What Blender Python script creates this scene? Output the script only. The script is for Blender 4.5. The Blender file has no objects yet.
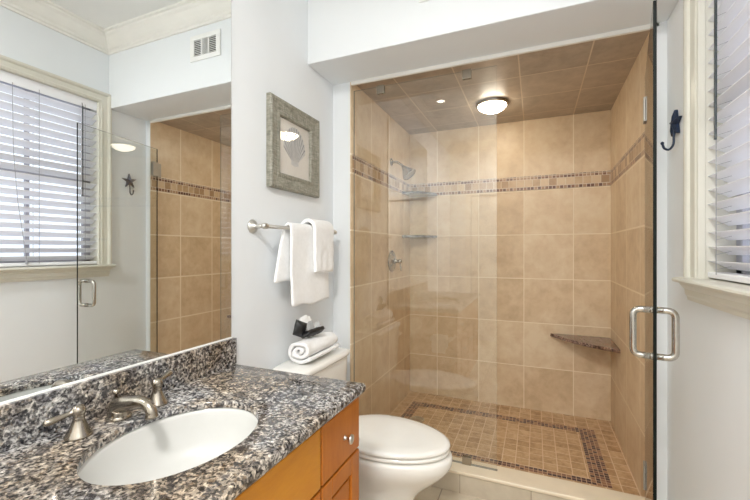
import bpy, bmesh, math, random
from mathutils import Vector, Matrix, noise
random.seed(7)
PI = math.pi
scene = bpy.context.scene
C = scene.collection

# ------------------------------------------------------------------ camera
cam_d = bpy.data.cameras.new('camera')
cam_d.sensor_width = 36.0
cam_d.lens = 36.0 * 379.6 / 750.0
cam_d.clip_start = 0.02
cam = bpy.data.objects.new('camera', cam_d)
C.objects.link(cam)
cam.location = (1.1618, 0.0, 1.30)
cam.rotation_euler = (PI / 2, 0, 0.3995)
scene.camera = cam

# ------------------------------------------------------------------ world, exposure
world = bpy.data.worlds.new('world')
scene.world = world
world.use_nodes = True
bg = world.node_tree.nodes['Background']
bg.inputs['Color'].default_value = (0.72, 0.74, 0.84, 1)
bg.inputs['Strength'].default_value = 2.1
vs = scene.view_settings
vs.view_transform = 'Standard'
vs.look = 'None'
vs.exposure = 0.0
vs.gamma = 1.0
vs.use_curve_mapping = False
scene.cycles.max_bounces = 14
scene.cycles.diffuse_bounces = 7
scene.cycles.glossy_bounces = 8
scene.cycles.transparent_max_bounces = 24
scene.cycles.sample_clamp_indirect = 6.0
scene.cycles.use_denoising = True

ROOM_FILL = 46.0      # added fill (W, soft lamp below an unseen added dome)
CAN_E = 12.0          # emission of the small recessed light
SHOWER_E = 35.0       # emission of the shower dome


def lamp_area(name, loc, size, power, color, parent=None):
    d = bpy.data.lights.new(name, 'AREA')
    d.shape = 'DISK'
    d.size = size
    d.energy = power
    d.color = color
    o = bpy.data.objects.new(name, d)
    C.objects.link(o)
    o.location = loc
    o.parent = parent
    return o

# ------------------------------------------------------------------ materials
def new_mat(name):
    m = bpy.data.materials.new(name)
    m.use_nodes = True
    nt = m.node_tree
    return m, nt, nt.nodes['Principled BSDF']


def N(nt, typ, **kw):
    n = nt.nodes.new(typ)
    for k, v in kw.items():
        setattr(n, k, v)
    return n


def M(nt, op, a, b=None, c=None):
    n = nt.nodes.new('ShaderNodeMath')
    n.operation = op
    for i, v in enumerate((a, b, c)):
        if v is None:
            continue
        if isinstance(v, (int, float)):
            n.inputs[i].default_value = v
        else:
            nt.links.new(v, n.inputs[i])
    return n.outputs[0]


def mix_col(nt, fac, a, b, blend='MIX'):
    n = nt.nodes.new('ShaderNodeMix')
    n.data_type = 'RGBA'
    n.blend_type = blend
    for sock, v in ((n.inputs[0], fac), (n.inputs[6], a), (n.inputs[7], b)):
        if isinstance(v, (int, float)):
            sock.default_value = v
        elif isinstance(v, tuple):
            sock.default_value = v if len(v) == 4 else (*v, 1)
        else:
            nt.links.new(v, sock)
    return n.outputs[2]


def ramp(nt, fac, stops, interp='LINEAR'):
    n = nt.nodes.new('ShaderNodeValToRGB')
    cr = n.color_ramp
    cr.interpolation = interp
    while len(cr.elements) < len(stops):
        cr.elements.new(0.5)
    for e, (p, c) in zip(cr.elements, stops):
        e.position = p
        e.color = (*c, 1)
    nt.links.new(fac, n.inputs[0])
    return n.outputs[0]


def objco(nt):
    return nt.nodes.new('ShaderNodeTexCoord').outputs['Object']


def noise_tex(nt, scale, detail=3, rough=0.55, co=None, dist=0.0):
    n = nt.nodes.new('ShaderNodeTexNoise')
    n.inputs['Scale'].default_value = scale
    n.inputs['Detail'].default_value = detail
    n.inputs['Roughness'].default_value = rough
    n.inputs['Distortion'].default_value = dist
    nt.links.new(co if co is not None else objco(nt), n.inputs['Vector'])
    return n.outputs[0]


def bump(nt, bsdf, height, strength=0.3, dist=0.002):
    b = nt.nodes.new('ShaderNodeBump')
    b.inputs['Strength'].default_value = strength
    b.inputs['Distance'].default_value = dist
    nt.links.new(height, b.inputs['Height'])
    nt.links.new(b.outputs[0], bsdf.inputs['Normal'])


def plain(name, col, rough=0.5, metal=0.0, vary=0.04, nscale=18, bstr=0.0, bscale=80, bdist=0.001, coat=0.0, spec=0.5, sheen=0.0):
    m, nt, b = new_mat(name)
    b.inputs['Roughness'].default_value = rough
    b.inputs['Metallic'].default_value = metal
    b.inputs['Coat Weight'].default_value = coat
    b.inputs['Coat Roughness'].default_value = 0.06
    b.inputs['Specular IOR Level'].default_value = spec
    b.inputs['Sheen Weight'].default_value = sheen
    f = noise_tex(nt, nscale)
    lo = tuple(c * (1 - vary) for c in col)
    hi = tuple(min(1, c * (1 + vary)) for c in col)
    nt.links.new(ramp(nt, f, [(0.3, lo), (0.7, hi)]), b.inputs['Base Color'])
    if bstr:
        bump(nt, b, noise_tex(nt, bscale, 4), bstr, bdist)
    return m


def tile_mat(name, ax, size, off, gw, cols, cgrout, rough=0.35, band=None, mott=7.0, mamt=0.6, spread=0.14, bstr=0.4):
    """ax: two letters of object axes; cols: (dark, light, blotch)."""
    m, nt, b = new_mat(name)
    sep = nt.nodes.new('ShaderNodeSeparateXYZ')
    co = objco(nt)
    nt.links.new(co, sep.inputs[0])
    u = sep.outputs['XYZ'.index(ax[0])]
    v = sep.outputs['XYZ'.index(ax[1])]
    if band:
        up = M(nt, 'GREATER_THAN', v, band[0])
        hi = M(nt, 'ADD', M(nt, 'MULTIPLY', M(nt, 'SUBTRACT', v, 1.8883), 0.74), 1.772)
        v = M(nt, 'ADD', M(nt, 'MULTIPLY', v, M(nt, 'SUBTRACT', 1.0, up)), M(nt, 'MULTIPLY', hi, up))
    ids, masks = [], []
    for s, sz, of in ((u, size[0], off[0]), (v, size[1], off[1])):
        q = M(nt, 'DIVIDE', M(nt, 'SUBTRACT', s, of), sz)
        fl = M(nt, 'FLOOR', q)
        fr = M(nt, 'SUBTRACT', q, fl)
        d = M(nt, 'MULTIPLY', M(nt, 'MINIMUM', fr, M(nt, 'SUBTRACT', 1.0, fr)), sz)
        ids.append(fl)
        masks.append(d)
    dmin = M(nt, 'MINIMUM', masks[0], masks[1])
    mr = nt.nodes.new('ShaderNodeMapRange')
    mr.inputs['From Min'].default_value = gw * 0.35
    mr.inputs['From Max'].default_value = gw * 0.65
    nt.links.new(dmin, mr.inputs['Value'])
    face = mr.outputs[0]
    cmb = nt.nodes.new('ShaderNodeCombineXYZ')
    nt.links.new(ids[0], cmb.inputs[0])
    nt.links.new(ids[1], cmb.inputs[1])
    wn = nt.nodes.new('ShaderNodeTexWhiteNoise')
    wn.noise_dimensions = '3D'
    nt.links.new(cmb.outputs[0], wn.inputs['Vector'])
    # shift the mottling per tile
    va = nt.nodes.new('ShaderNodeVectorMath')
    va.operation = 'ADD'
    nt.links.new(co, va.inputs[0])
    sc = nt.nodes.new('ShaderNodeVectorMath')
    sc.operation = 'SCALE'
    nt.links.new(wn.outputs['Color'], sc.inputs[0])
    sc.inputs['Scale'].default_value = 5.0
    nt.links.new(sc.outputs[0], va.inputs[1])
    n1 = noise_tex(nt, mott, 5, 0.6, va.outputs[0], 0.4)
    n2 = noise_tex(nt, mott * 3.3, 4, 0.6, va.outputs[0], 0.2)
    f = M(nt, 'ADD', M(nt, 'MULTIPLY', n1, mamt), M(nt, 'MULTIPLY', wn.outputs['Value'], spread))
    f = M(nt, 'ADD', f, M(nt, 'MULTIPLY', n2, 1 - mamt - spread if mamt + spread < 1 else 0.1))
    c = ramp(nt, f, [(0.33, cols[0]), (0.5, cols[1]), (0.67, cols[2])])
    nt.links.new(mix_col(nt, face, cgrout, c), b.inputs['Base Color'])
    rr = nt.nodes.new('ShaderNodeMapRange')
    rr.inputs['To Min'].default_value = 0.8
    rr.inputs['To Max'].default_value = rough
    nt.links.new(face, rr.inputs['Value'])
    nt.links.new(rr.outputs[0], b.inputs['Roughness'])
    bump(nt, b, face, bstr, 0.0015)
    return m


def granite(name, scale=1.0, cols=None):
    m, nt, b = new_mat(name)
    co = objco(nt)
    mp = nt.nodes.new('ShaderNodeMapping')
    nt.links.new(co, mp.inputs[0])
    mp.inputs['Scale'].default_value = (scale, scale, scale)
    v = mp.outputs[0]
    if cols is None:
        cols = [(0.010, 0.010, 0.013), (0.060, 0.060, 0.065), (0.20, 0.19, 0.18), (0.74, 0.72, 0.69), (0.33, 0.26, 0.19)]
    n1 = noise_tex(nt, 55, 5, 0.65, v, 0.8)
    base = ramp(nt, n1, [(0.38, cols[0]), (0.455, cols[1]), (0.53, cols[2]), (0.62, cols[3]), (0.74, cols[3])])
    vo = nt.nodes.new('ShaderNodeTexVoronoi')
    vo.inputs['Scale'].default_value = 105
    nt.links.new(v, vo.inputs['Vector'])
    sepc = nt.nodes.new('ShaderNodeSeparateColor')
    nt.links.new(vo.outputs['Color'], sepc.inputs[0])
    cell = ramp(nt, sepc.outputs[0], [(0.0, cols[0]), (0.20, cols[1]), (0.42, cols[2]), (0.62, cols[3]), (0.92, cols[4])], 'CONSTANT')
    mixed = mix_col(nt, 0.38, base, cell)
    n3 = noise_tex(nt, 24, 4, 0.6, v, 0.6)
    mixed = mix_col(nt, 1.0, mixed, ramp(nt, n3, [(0.40, (0.38, 0.38, 0.42)), (0.52, (1, 1, 1))]), 'MULTIPLY')
    n2 = noise_tex(nt, 3, 3, 0.5, v, 0.5)
    br = ramp(nt, n2, [(0.40, (0, 0, 0)), (0.58, (1, 1, 1))])
    sb = nt.nodes.new('ShaderNodeSeparateColor')
    nt.links.new(br, sb.inputs[0])
    mixed = mix_col(nt, M(nt, 'MULTIPLY', sb.outputs[0], 0.8), mixed, mix_col(nt, 1.0, mixed, (0.95, 0.78, 0.58), 'MULTIPLY'))
    nt.links.new(mixed, b.inputs['Base Color'])
    b.inputs['Roughness'].default_value = 0.12
    b.inputs['Specular IOR Level'].default_value = 0.75
    b.inputs['Coat Weight'].default_value = 0.0
    return m


def glass_mat(name, tint=(0.985, 0.995, 0.99), ior=1.75):
    m = bpy.data.materials.new(name)
    m.use_nodes = True
    nt = m.node_tree
    nt.nodes.clear()
    out = nt.nodes.new('ShaderNodeOutputMaterial')
    tr = nt.nodes.new('ShaderNodeBsdfTransparent')
    tr.inputs[0].default_value = (*tint, 1)
    gl = nt.nodes.new('ShaderNodeBsdfAnisotropic')
    gl.inputs['Roughness'].default_value = 0.0
    lw = nt.nodes.new('ShaderNodeLayerWeight')
    lw.inputs[0].default_value = 0.5
    # Schlick from the facing angle: same on both sides of the pane
    f5 = M(nt, 'POWER', lw.outputs['Facing'], 5.0)
    f0 = ((ior - 1) / (ior + 1)) ** 2
    fac = M(nt, 'ADD', M(nt, 'MULTIPLY', f5, 1 - f0), f0)
    mx = nt.nodes.new('ShaderNodeMixShader')
    nt.links.new(fac, mx.inputs[0])
    nt.links.new(tr.outputs[0], mx.inputs[1])
    nt.links.new(gl.outputs[0], mx.inputs[2])
    nt.links.new(mx.outputs[0], out.inputs[0])
    return m


def emit(name, col, strength):
    m, nt, b = new_mat(name)
    f = noise_tex(nt, 6)
    c = ramp(nt, f, [(0.3, tuple(x * 0.96 for x in col)), (0.7, col)])
    nt.links.new(c, b.inputs['Emission Color'])
    b.inputs['Emission Strength'].default_value = strength
    b.inputs['Base Color'].default_value = (0.9, 0.9, 0.88, 1)
    return m


def wood(name, base, dark, axis='Y'):
    m, nt, b = new_mat(name)
    mp = nt.nodes.new('ShaderNodeMapping')
    nt.links.new(objco(nt), mp.inputs[0])
    mp.inputs['Scale'].default_value = (6, 1.2, 6) if axis == 'Y' else (6, 6, 1.2)
    n1 = noise_tex(nt, 3.0, 5, 0.6, mp.outputs[0], 0.6)
    n2 = noise_tex(nt, 22, 4, 0.6, mp.outputs[0], 0.2)
    f = M(nt, 'ADD', M(nt, 'MULTIPLY', n1, 0.7), M(nt, 'MULTIPLY', n2, 0.3))
    nt.links.new(ramp(nt, f, [(0.3, dark), (0.68, base)]), b.inputs['Base Color'])
    b.inputs['Roughness'].default_value = 0.28
    b.inputs['Specular IOR Level'].default_value = 0.35
    return m


PAINT = plain('wall_paint', (0.772, 0.797, 0.815), 0.55, vary=0.012, nscale=3, bstr=0.08, bscale=160, bdist=0.0006)
WHITE = plain('ceiling_paint', (0.80, 0.80, 0.78), 0.6, vary=0.012, nscale=4)
CREAM = plain('cream_trim_paint', (0.66, 0.64, 0.56), 0.30, vary=0.02, nscale=9)
TRIMW = plain('white_trim_paint', (0.80, 0.78, 0.73), 0.35, vary=0.02, nscale=9)
VENTW = plain('vent_enamel', (0.82, 0.82, 0.80), 0.4, vary=0.02)
DUCT_SHADE = plain('duct_shade', (0.03, 0.03, 0.03), 0.8, vary=0.2)  # shade inside the vent, put in as a near-black colour
TC = ((0.565, 0.415, 0.255), (0.68, 0.525, 0.345), (0.76, 0.63, 0.45))
TG = (0.86, 0.75, 0.59)
BAND = (1.83, 0.115)
TILE_BACK = tile_mat('travertine_back', 'XZ', (0.353, 0.35), (0.372, 0.022), 0.006, TC, TG, 0.38, BAND)
TILE_SIDE = tile_mat('travertine_side', 'YZ', (0.350, 0.35), (2.395, 0.022), 0.008, TC, TG, 0.38, BAND)
TILE_RIGHT = tile_mat('travertine_right', 'YZ', (0.350, 0.35), (2.36, 0.022), 0.010, TC, TG, 0.38, BAND)
TILE_CEIL_SHADED = tile_mat('travertine_ceiling_shaded', 'XY', (0.353, 0.345), (0.372, 2.085), 0.007, ((0.31, 0.255, 0.20), (0.41, 0.34, 0.27), (0.50, 0.42, 0.34)), (0.66, 0.57, 0.46), 0.35)  # wall travertine darkened: the ceiling's shade is put into its colour
TILE_FLOOR = tile_mat('floor_tile', 'XY', (0.36, 0.36), (0.695, 0.30), 0.006,
                      ((0.55, 0.47, 0.36), (0.64, 0.56, 0.44), (0.70, 0.62, 0.50)), (0.38, 0.32, 0.25), 0.3)
TILE_CURB = tile_mat('curb_face_tile', 'XZ', (0.353, 0.5), (0.79, -0.2), 0.005,
                     ((0.50, 0.43, 0.33), (0.57, 0.50, 0.39), (0.62, 0.55, 0.44)), (0.40, 0.33, 0.25), 0.35)
CURB_TOP = plain('curb_stone', (0.80, 0.70, 0.54), 0.3, vary=0.05, nscale=7)
TILE_SHOWER = tile_mat('shower_floor_tile', 'XY', (0.0765, 0.0765), (0.21, 2.10), 0.005,
                       ((0.36, 0.215, 0.10), (0.53, 0.345, 0.185), (0.66, 0.48, 0.29)), (0.74, 0.58, 0.41), 0.4, mott=24, mamt=0.6, spread=0.16)
MOS_FLOOR = tile_mat('mosaic_floor', 'XY', (0.0245, 0.0245), (0.0, 0.0), 0.0036,
                     ((0.055, 0.018, 0.022), (0.14, 0.05, 0.035), (0.32, 0.16, 0.08)), (0.60, 0.45, 0.32), 0.3, mott=8, mamt=0.15, spread=0.75)
MC = ((0.13, 0.055, 0.035), (0.25, 0.125, 0.07), (0.40, 0.25, 0.15))
MOS_X = tile_mat('mosaic_row_x', 'XZ', (0.0262, 0.0262), (0.0, 1.7765), 0.0045, MC, (0.70, 0.60, 0.48), 0.3, mott=8, mamt=0.15, spread=0.75)
MOS_Y = tile_mat('mosaic_row_y', 'YZ', (0.0262, 0.0262), (0.0, 1.7765), 0.0045, MC, (0.70, 0.60, 0.48), 0.3, mott=8, mamt=0.15, spread=0.75)
SC_ = ((0.38, 0.24, 0.13), (0.54, 0.38, 0.23), (0.66, 0.51, 0.34))
SQ_X = tile_mat('mosaic_square_x', 'XZ', (0.059, 0.059), (0.02, 1.8029), 0.005, SC_, (0.72, 0.62, 0.50), 0.35, mott=16, mamt=0.4, spread=0.5)
SQ_Y = tile_mat('mosaic_square_y', 'YZ', (0.059, 0.059), (0.02, 1.8029), 0.005, SC_, (0.72, 0.62, 0.50), 0.35, mott=16, mamt=0.4, spread=0.5)
GRAN = granite('granite_counter', 1.45)
GRAN_B = granite('granite_brown', 1.6, [(0.05, 0.03, 0.03), (0.17, 0.105, 0.09), (0.30, 0.20, 0.165), (0.50, 0.38, 0.32), (0.22, 0.13, 0.10)])
GRAN_S = granite('granite_shelf', 1.3, [(0.03, 0.03, 0.03), (0.09, 0.085, 0.08), (0.18, 0.17, 0.16), (0.34, 0.32, 0.29), (0.15, 0.12, 0.10)])
PORC = plain('porcelain', (0.86, 0.85, 0.81), 0.08, vary=0.01, coat=0.4)
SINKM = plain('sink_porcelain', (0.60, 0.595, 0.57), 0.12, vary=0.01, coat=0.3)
NICKEL = plain('brushed_nickel', (0.36, 0.32, 0.265), 0.20, 1.0, vary=0.06, nscale=60)
NICKEL_S = plain('satin_nickel', (0.62, 0.60, 0.56), 0.3, 1.0, vary=0.05, nscale=60)
WOOD_D = wood('honey_maple_door', (0.47, 0.155, 0.018), (0.36, 0.10, 0.010), 'Z')
WOOD_F = wood('honey_maple_front', (0.56, 0.235, 0.018), (0.46, 0.17, 0.013), 'Y')
WOOD_B = wood('honey_maple_body', (0.44, 0.16, 0.024), (0.34, 0.11, 0.015), 'Z')
TOWEL = plain('white_terry', (0.90, 0.90, 0.895), 0.95, vary=0.03, nscale=60, bstr=0.6, bscale=260, bdist=0.003, sheen=0.3)
GLASS = glass_mat('clear_glass')
EDGE = plain('glass_edge', (0.004, 0.007, 0.006), 0.5, vary=0.2, spec=0.15)
MIRROR = plain('mirror_silver', (0.90, 0.925, 0.925), 0.0, 1.0, vary=0.0)
BLIND = plain('blind_slat_paint', (0.86, 0.86, 0.89), 0.4, vary=0.015, nscale=5)
SASH = plain('window_sash_paint', (0.40, 0.40, 0.45), 0.4, vary=0.02)
CORD = plain('cord', (0.33, 0.33, 0.35), 0.8, vary=0.05)
WAND = plain('wand_plastic', (0.04, 0.05, 0.055), 0.2, vary=0.1)
IRON = plain('navy_cast_iron', (0.010, 0.022, 0.055), 0.35, 0.2, vary=0.3, nscale=90, bstr=0.5, bscale=200)
BLACK = plain('black_satin', (0.012, 0.012, 0.013), 0.45, vary=0.2)
PAPER = plain('white_paper', (0.82, 0.82, 0.80), 0.7, vary=0.03)
GREYP = plain('grey_card', (0.42, 0.43, 0.43), 0.6, vary=0.1)


def frame_wood():
    m, nt, b = new_mat('weathered_grey_wood')
    mp = nt.nodes.new('ShaderNodeMapping')
    nt.links.new(objco(nt), mp.inputs[0])
    mp.inputs['Scale'].default_value = (8, 8, 60)
    mp2 = nt.nodes.new('ShaderNodeMapping')
    nt.links.new(objco(nt), mp2.inputs[0])
    mp2.inputs['Scale'].default_value = (8, 60, 8)
    a = noise_tex(nt, 3, 5, 0.7, mp.outputs[0], 0.4)
    c = noise_tex(nt, 3, 5, 0.7, mp2.outputs[0], 0.4)
    f = M(nt, 'ADD', M(nt, 'MULTIPLY', a, 0.5), M(nt, 'MULTIPLY', c, 0.5))
    nt.links.new(ramp(nt, f, [(0.36, (0.12, 0.115, 0.09)), (0.5, (0.27, 0.26, 0.21)), (0.64, (0.44, 0.42, 0.36))]), b.inputs['Base Color'])
    b.inputs['Roughness'].default_value = 0.6
    bump(nt, b, f, 0.4, 0.002)
    return m


FRAMEW = frame_wood()
MATB = plain('ivory_print_paper', (0.74, 0.70, 0.64), 0.8, vary=0.02, nscale=10)
SHELL_L = plain('shell_ink_light', (0.60, 0.59, 0.57), 0.8, vary=0.12, nscale=70)
SHELL_D = plain('shell_ink_dark', (0.22, 0.23, 0.24), 0.8, vary=0.2, nscale=70)

# ------------------------------------------------------------------ mesh helpers
def finish(name, bm, mats, parent=None, smooth=False, bevel=0.0, seg=2, sub=0, kind=None):
    bmesh.ops.recalc_face_normals(bm, faces=bm.faces)
    me = bpy.data.meshes.new(name)
    bm.to_mesh(me)
    bm.free()
    if not isinstance(mats, (list, tuple)):
        mats = [mats]
    for m in mats:
        me.materials.append(m)
    o = bpy.data.objects.new(name, me)
    C.objects.link(o)
    o.parent = parent
    if parent is not None:
        o.matrix_parent_inverse = Matrix.Translation(-Vector(parent.location))
    if smooth:
        for p in me.polygons:
            p.use_smooth = True
    if bevel:
        md = o.modifiers.new('bevel', 'BEVEL')
        md.width = bevel
        md.segments = seg
        md.limit_method = 'ANGLE'
        md.angle_limit = 0.6
        for p in me.polygons:
            p.use_smooth = True
        me.set_sharp_from_angle(angle=0.9)
        wn = o.modifiers.new('wn', 'WEIGHTED_NORMAL')
        wn.keep_sharp = True
    if sub:
        md = o.modifiers.new('sub', 'SUBSURF')
        md.levels = sub
        md.render_levels = sub
    if kind:
        o['kind'] = kind
    return o


def box(bm, x0, x1, y0, y1, z0, z1, mi=0):
    vs_ = [bm.verts.new((x, y, z)) for x in (x0, x1) for y in (y0, y1) for z in (z0, z1)]
    for q in ((0, 1, 3, 2), (4, 6, 7, 5), (0, 4, 5, 1), (2, 3, 7, 6), (0, 2, 6, 4), (1, 5, 7, 3)):
        f = bm.faces.new([vs_[i] for i in q])
        f.material_index = mi


def rings(bm, rs, closed=True, cap0=True, cap1=True, mi=0, loop=False):
    """loft between rings of equal length (lists of Vector)"""
    rv = [[bm.verts.new(p) for p in r] for r in rs]
    n = len(rs[0])
    pairs = list(zip(rv[:-1], rv[1:]))
    if loop:
        pairs.append((rv[-1], rv[0]))
    for a, b in pairs:
        for i in range(n if closed else n - 1):
            j = (i + 1) % n
            f = bm.faces.new((a[i], a[j], b[j], b[i]))
            f.material_index = mi
    if cap0 and not loop:
        bm.faces.new(rv[0]).material_index = mi
    if cap1 and not loop:
        bm.faces.new(list(reversed(rv[-1]))).material_index = mi
    return rv


def basis(d):
    d = Vector(d).normalized()
    a = Vector((0, 0, 1)) if abs(d.z) < 0.9 else Vector((1, 0, 0))
    u = d.cross(a).normalized()
    return d, u, d.cross(u).normalized()


def lathe(bm, origin, axis, prof, n=28, sy=1.0, mi=0):
    """prof: (radius, distance along axis)"""
    d, u, v = basis(axis)
    o = Vector(origin)
    rs = []
    for r, t in prof:
        r = max(r, 1e-4)
        rs.append([o + d * t + u * (r * math.cos(2 * PI * i / n)) + v * (r * sy * math.sin(2 * PI * i / n)) for i in range(n)])
    rings(bm, rs, mi=mi)


def tube(bm, pts, r, n=14, mi=0, radii=None):
    pts = [Vector(p) for p in pts]
    rs = []
    prev = None
    for i, p in enumerate(pts):
        t = (pts[min(i + 1, len(pts) - 1)] - pts[max(i - 1, 0)]).normalized()
        if prev is None:
            _, u, v = basis(t)
        else:
            u = (prev - t * prev.dot(t)).normalized()
            v = t.cross(u).normalized()
        prev = u
        rr = radii[i] if radii else r
        rs.append([p + u * (rr * math.cos(2 * PI * k / n)) + v * (rr * math.sin(2 * PI * k / n)) for k in range(n)])
    rings(bm, rs, mi=mi)


def fillet(pts, r, seg=6):
    pts = [Vector(p) for p in pts]
    out = [pts[0]]
    for i in range(1, len(pts) - 1):
        a, b, c = pts[i - 1], pts[i], pts[i + 1]
        d1, d2 = (a - b), (c - b)
        rr = min(r, d1.length * 0.49, d2.length * 0.49)
        p0, p1 = b + d1.normalized() * rr, b + d2.normalized() * rr
        for k in range(seg + 1):
            t = k / seg
            out.append(p0 * (1 - t) ** 2 + b * (2 * t * (1 - t)) + p1 * t * t)
    out.append(pts[-1])
    return out


def smoothpath(pts, n=8):
    pts = [Vector(p) for p in pts]
    P = [pts[0]] + pts + [pts[-1]]
    out = []
    for i in range(1, len(P) - 2):
        for k in range(n):
            t = k / n
            a, b, c, d = P[i - 1], P[i], P[i + 1], P[i + 2]
            out.append(0.5 * ((2 * b) + (c - a) * t + (2 * a - 5 * b + 4 * c - d) * t * t + (3 * b - a - 3 * c + d) * t ** 3))
    out.append(pts[-1])
    return out


def thing(name, label, cat, loc, group=None):
    o = bpy.data.objects.new(name, None)
    o.empty_display_size = 0.05
    C.objects.link(o)
    o.location = loc
    o['label'] = label
    o['category'] = cat
    if group:
        o['group'] = group
    return o


def tag(o, label, cat, group=None):
    o['label'] = label
    o['category'] = cat
    if group:
        o['group'] = group
    return o


def struct(name, boxes, mat, bevel=0.0):
    bm = bmesh.new()
    for b in boxes:
        box(bm, *b)
    return finish(name, bm, mat, kind='structure', bevel=bevel)


# ------------------------------------------------------------------ setting
W = 1.706            # painted right wall
WS = 1.680           # tiled right wall of the shower
XO = 0.125           # tiled left wall of the shower
YF, YG, YB = 1.79, 2.08, 3.27
YR = -1.35
ZC, ZS, ZSC = 2.84, 2.327, 2.337
WY0, WY1, WZ0, WZ1 = 0.80, 1.731, 1.195, 2.36

struct('floor', [(-0.1, W + 0.15, YR - 0.1, 2.045, -0.1, 0.0)], TILE_FLOOR)
struct('ceiling', [(-0.1, W + 0.15, YR - 0.1, YF, ZC, ZC + 0.1)], WHITE)
struct('wall_left', [(-0.1, 0.0, YR, YB + 0.1, 0.0, ZC)], PAINT)
struct('wall_right', [(W, W + 0.15, YR, WY0, 0.0, ZC), (W, W + 0.15, WY1, YG, 0.0, ZC),
                      (W, W + 0.15, WY0, WY1, 0.0, WZ0), (W, W + 0.15, WY0, WY1, WZ1, ZC)], PAINT)
struct('wall_rear', [(-0.1, 0.30, YR - 0.1, YR, 0.0, ZC), (1.10, W + 0.15, YR - 0.1, YR, 0.0, ZC),
                     (0.30, 1.10, YR - 0.1, YR, 2.08, ZC)], PAINT)
struct('wall_shower_wing', [(0.0, XO - 0.008, YG, YG + 0.03, 0.0, ZS)], PAINT)
struct('ceiling_soffit', [(0.0, W + 0.15, YF, YG + 0.01, ZS, ZC)], PAINT, bevel=0.004)
struct('wall_shower_left', [(0.0, XO - 0.008, YG + 0.03, YB, 0.0, ZSC), (XO - 0.008, XO, YG + 0.001, YB, 0.0, ZSC)], TILE_SIDE)
WF, WB = 1.661, 1.678      # tiled right wall, a little out of square: at its front edge and at the back corner


def wedge(bm, d0, d1, y0, y1, z0, z1, mi=0):
    f = lambda y: WF + (WB - WF) * (y - YG) / (YB - YG)
    r0 = [Vector((f(y0) - d0, y0, z)) for z in (z0, z1)] + [Vector((f(y0) + d1, y0, z)) for z in (z1, z0)]
    r1 = [Vector((f(y1) - d0, y1, z)) for z in (z0, z1)] + [Vector((f(y1) + d1, y1, z)) for z in (z1, z0)]
    rings(bm, [r0, r1], mi=mi)


bm = bmesh.new()
wedge(bm, 0.0, 0.18, YG, YB, 0.0, ZSC)
finish('wall_shower_right', bm, TILE_RIGHT, kind='structure')
struct('wall_shower_return', [(WF + 0.002, W + 0.1, YG - 0.004, YG + 0.001, 0.123, ZS)], PAINT)
struct('wall_shower_back', [(0.0, W + 0.15, YB, YB + 0.1, 0.0, ZSC)], TILE_BACK)
struct('ceiling_shower', [(0.0, W + 0.15, YG + 0.012, YB + 0.1, ZSC, ZSC + 0.08)], TILE_CEIL_SHADED)
struct('trim_1', [(XO, WS, YG - 0.004, YG + 0.014, ZS - 0.020, ZSC)], TRIMW, bevel=0.003)
struct('floor_shower', [(XO, WS, 2.165, YB, -0.05, 0.030)], TILE_SHOWER)
struct('floor_curb', [(0.0, W, 2.045, 2.165, -0.05, 0.103)], TILE_CURB)
struct('floor_curb_cap', [(XO, WS, 2.036, 2.172, 0.1035, 0.122)], CURB_TOP, bevel=0.004)

# mosaic border set around three walls
e = 0.003
z0, z1, z2, z3 = 1.7765, 1.8029, 1.8619, 1.8883
for nm, zz0, zz1, mx, my in (('trim_2', z0, z1, MOS_X, MOS_Y), ('trim_3', z2, z3, MOS_X, MOS_Y), ('trim_4', z1, z2, SQ_X, SQ_Y)):
    bm = bmesh.new()
    box(bm, XO + e, WS - e, YB - e, YB, zz0, zz1, 0)
    box(bm, XO, XO + e, YG + 0.02, YB - e, zz0, zz1, 1)
    wedge(bm, e, 0.001, YG + 0.001, YB - e, zz0, zz1, 1)
    finish(nm, bm, [mx, my], kind='structure')
# mosaic ring in the shower floor (0.03 is the tile top)
bm = bmesh.new()
k = 0.0245
zf = 0.0305
bx0, bx1, by0, by1 = k * 9, k * 63, k * 96, k * 125
box(bm, bx0, bx0 + 3 * k, by0, by1, 0.025, zf)
box(bm, bx1 - 4 * k, bx1, by0, by1, 0.025, zf)
box(bm, bx0 + 3 * k, bx1 - 4 * k, by0, by0 + 2 * k, 0.025, zf)
box(bm, bx0 + 3 * k, bx1 - 4 * k, by1 - 3 * k, by1, 0.025, zf)
finish('trim_5', bm, MOS_FLOOR, kind='structure')

# crown moulding: mitred loop around the room ceiling
prof = [(0.0, -0.125), (0.010, -0.125), (0.012, -0.112), (0.020, -0.106), (0.022, -0.092), (0.034, -0.080), (0.048, -0.060),
        (0.060, -0.038), (0.074, -0.026), (0.076, -0.014), (0.090, -0.010), (0.092, 0.0), (0.0, 0.0)]
rs = []
for sx, sy in ((0, 0), (1, 0), (1, 1), (0, 1)):
    ring = []
    for d, z in prof:
        ring.append(Vector(((W - d) if sx else d, (YF - d) if sy else (YR + d), ZC + z)))
    rs.append(ring)
bm = bmesh.new()
rings(bm, rs, loop=True, closed=True)
finish('trim_6', bm, TRIMW, kind='structure')

# baseboards and a door behind the camera
struct('baseboard_right', [(W - 0.014, W, YR, 2.036, 0.0, 0.10)], TRIMW, bevel=0.003)
struct('baseboard_left', [(0.0, 0.014, 1.235, 2.04, 0.0, 0.10)], TRIMW, bevel=0.003)
bm = bmesh.new()
box(bm, 0.31, 1.09, YR - 0.06, YR - 0.02, 0.005, 2.07)
for zz in ((0.25, 0.95), (1.1, 1.9)):
    for xx in ((0.41, 0.66), (0.74, 0.99)):
        box(bm, xx[0], xx[1], YR - 0.02, YR - 0.012, zz[0], zz[1])
door = finish('door_1', bm, TRIMW, kind='structure', bevel=0.004)
bm = bmesh.new()
lathe(bm, (0.37, YR - 0.02, 0.98), (0, 1, 0), [(0.026, 0), (0.026, 0.008), (0.010, 0.012), (0.010, 0.035), (0.026, 0.045), (0.028, 0.06), (0.015, 0.07)])
finish('door_knob', bm, NICKEL_S, door, smooth=True)
bm = bmesh.new()
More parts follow.
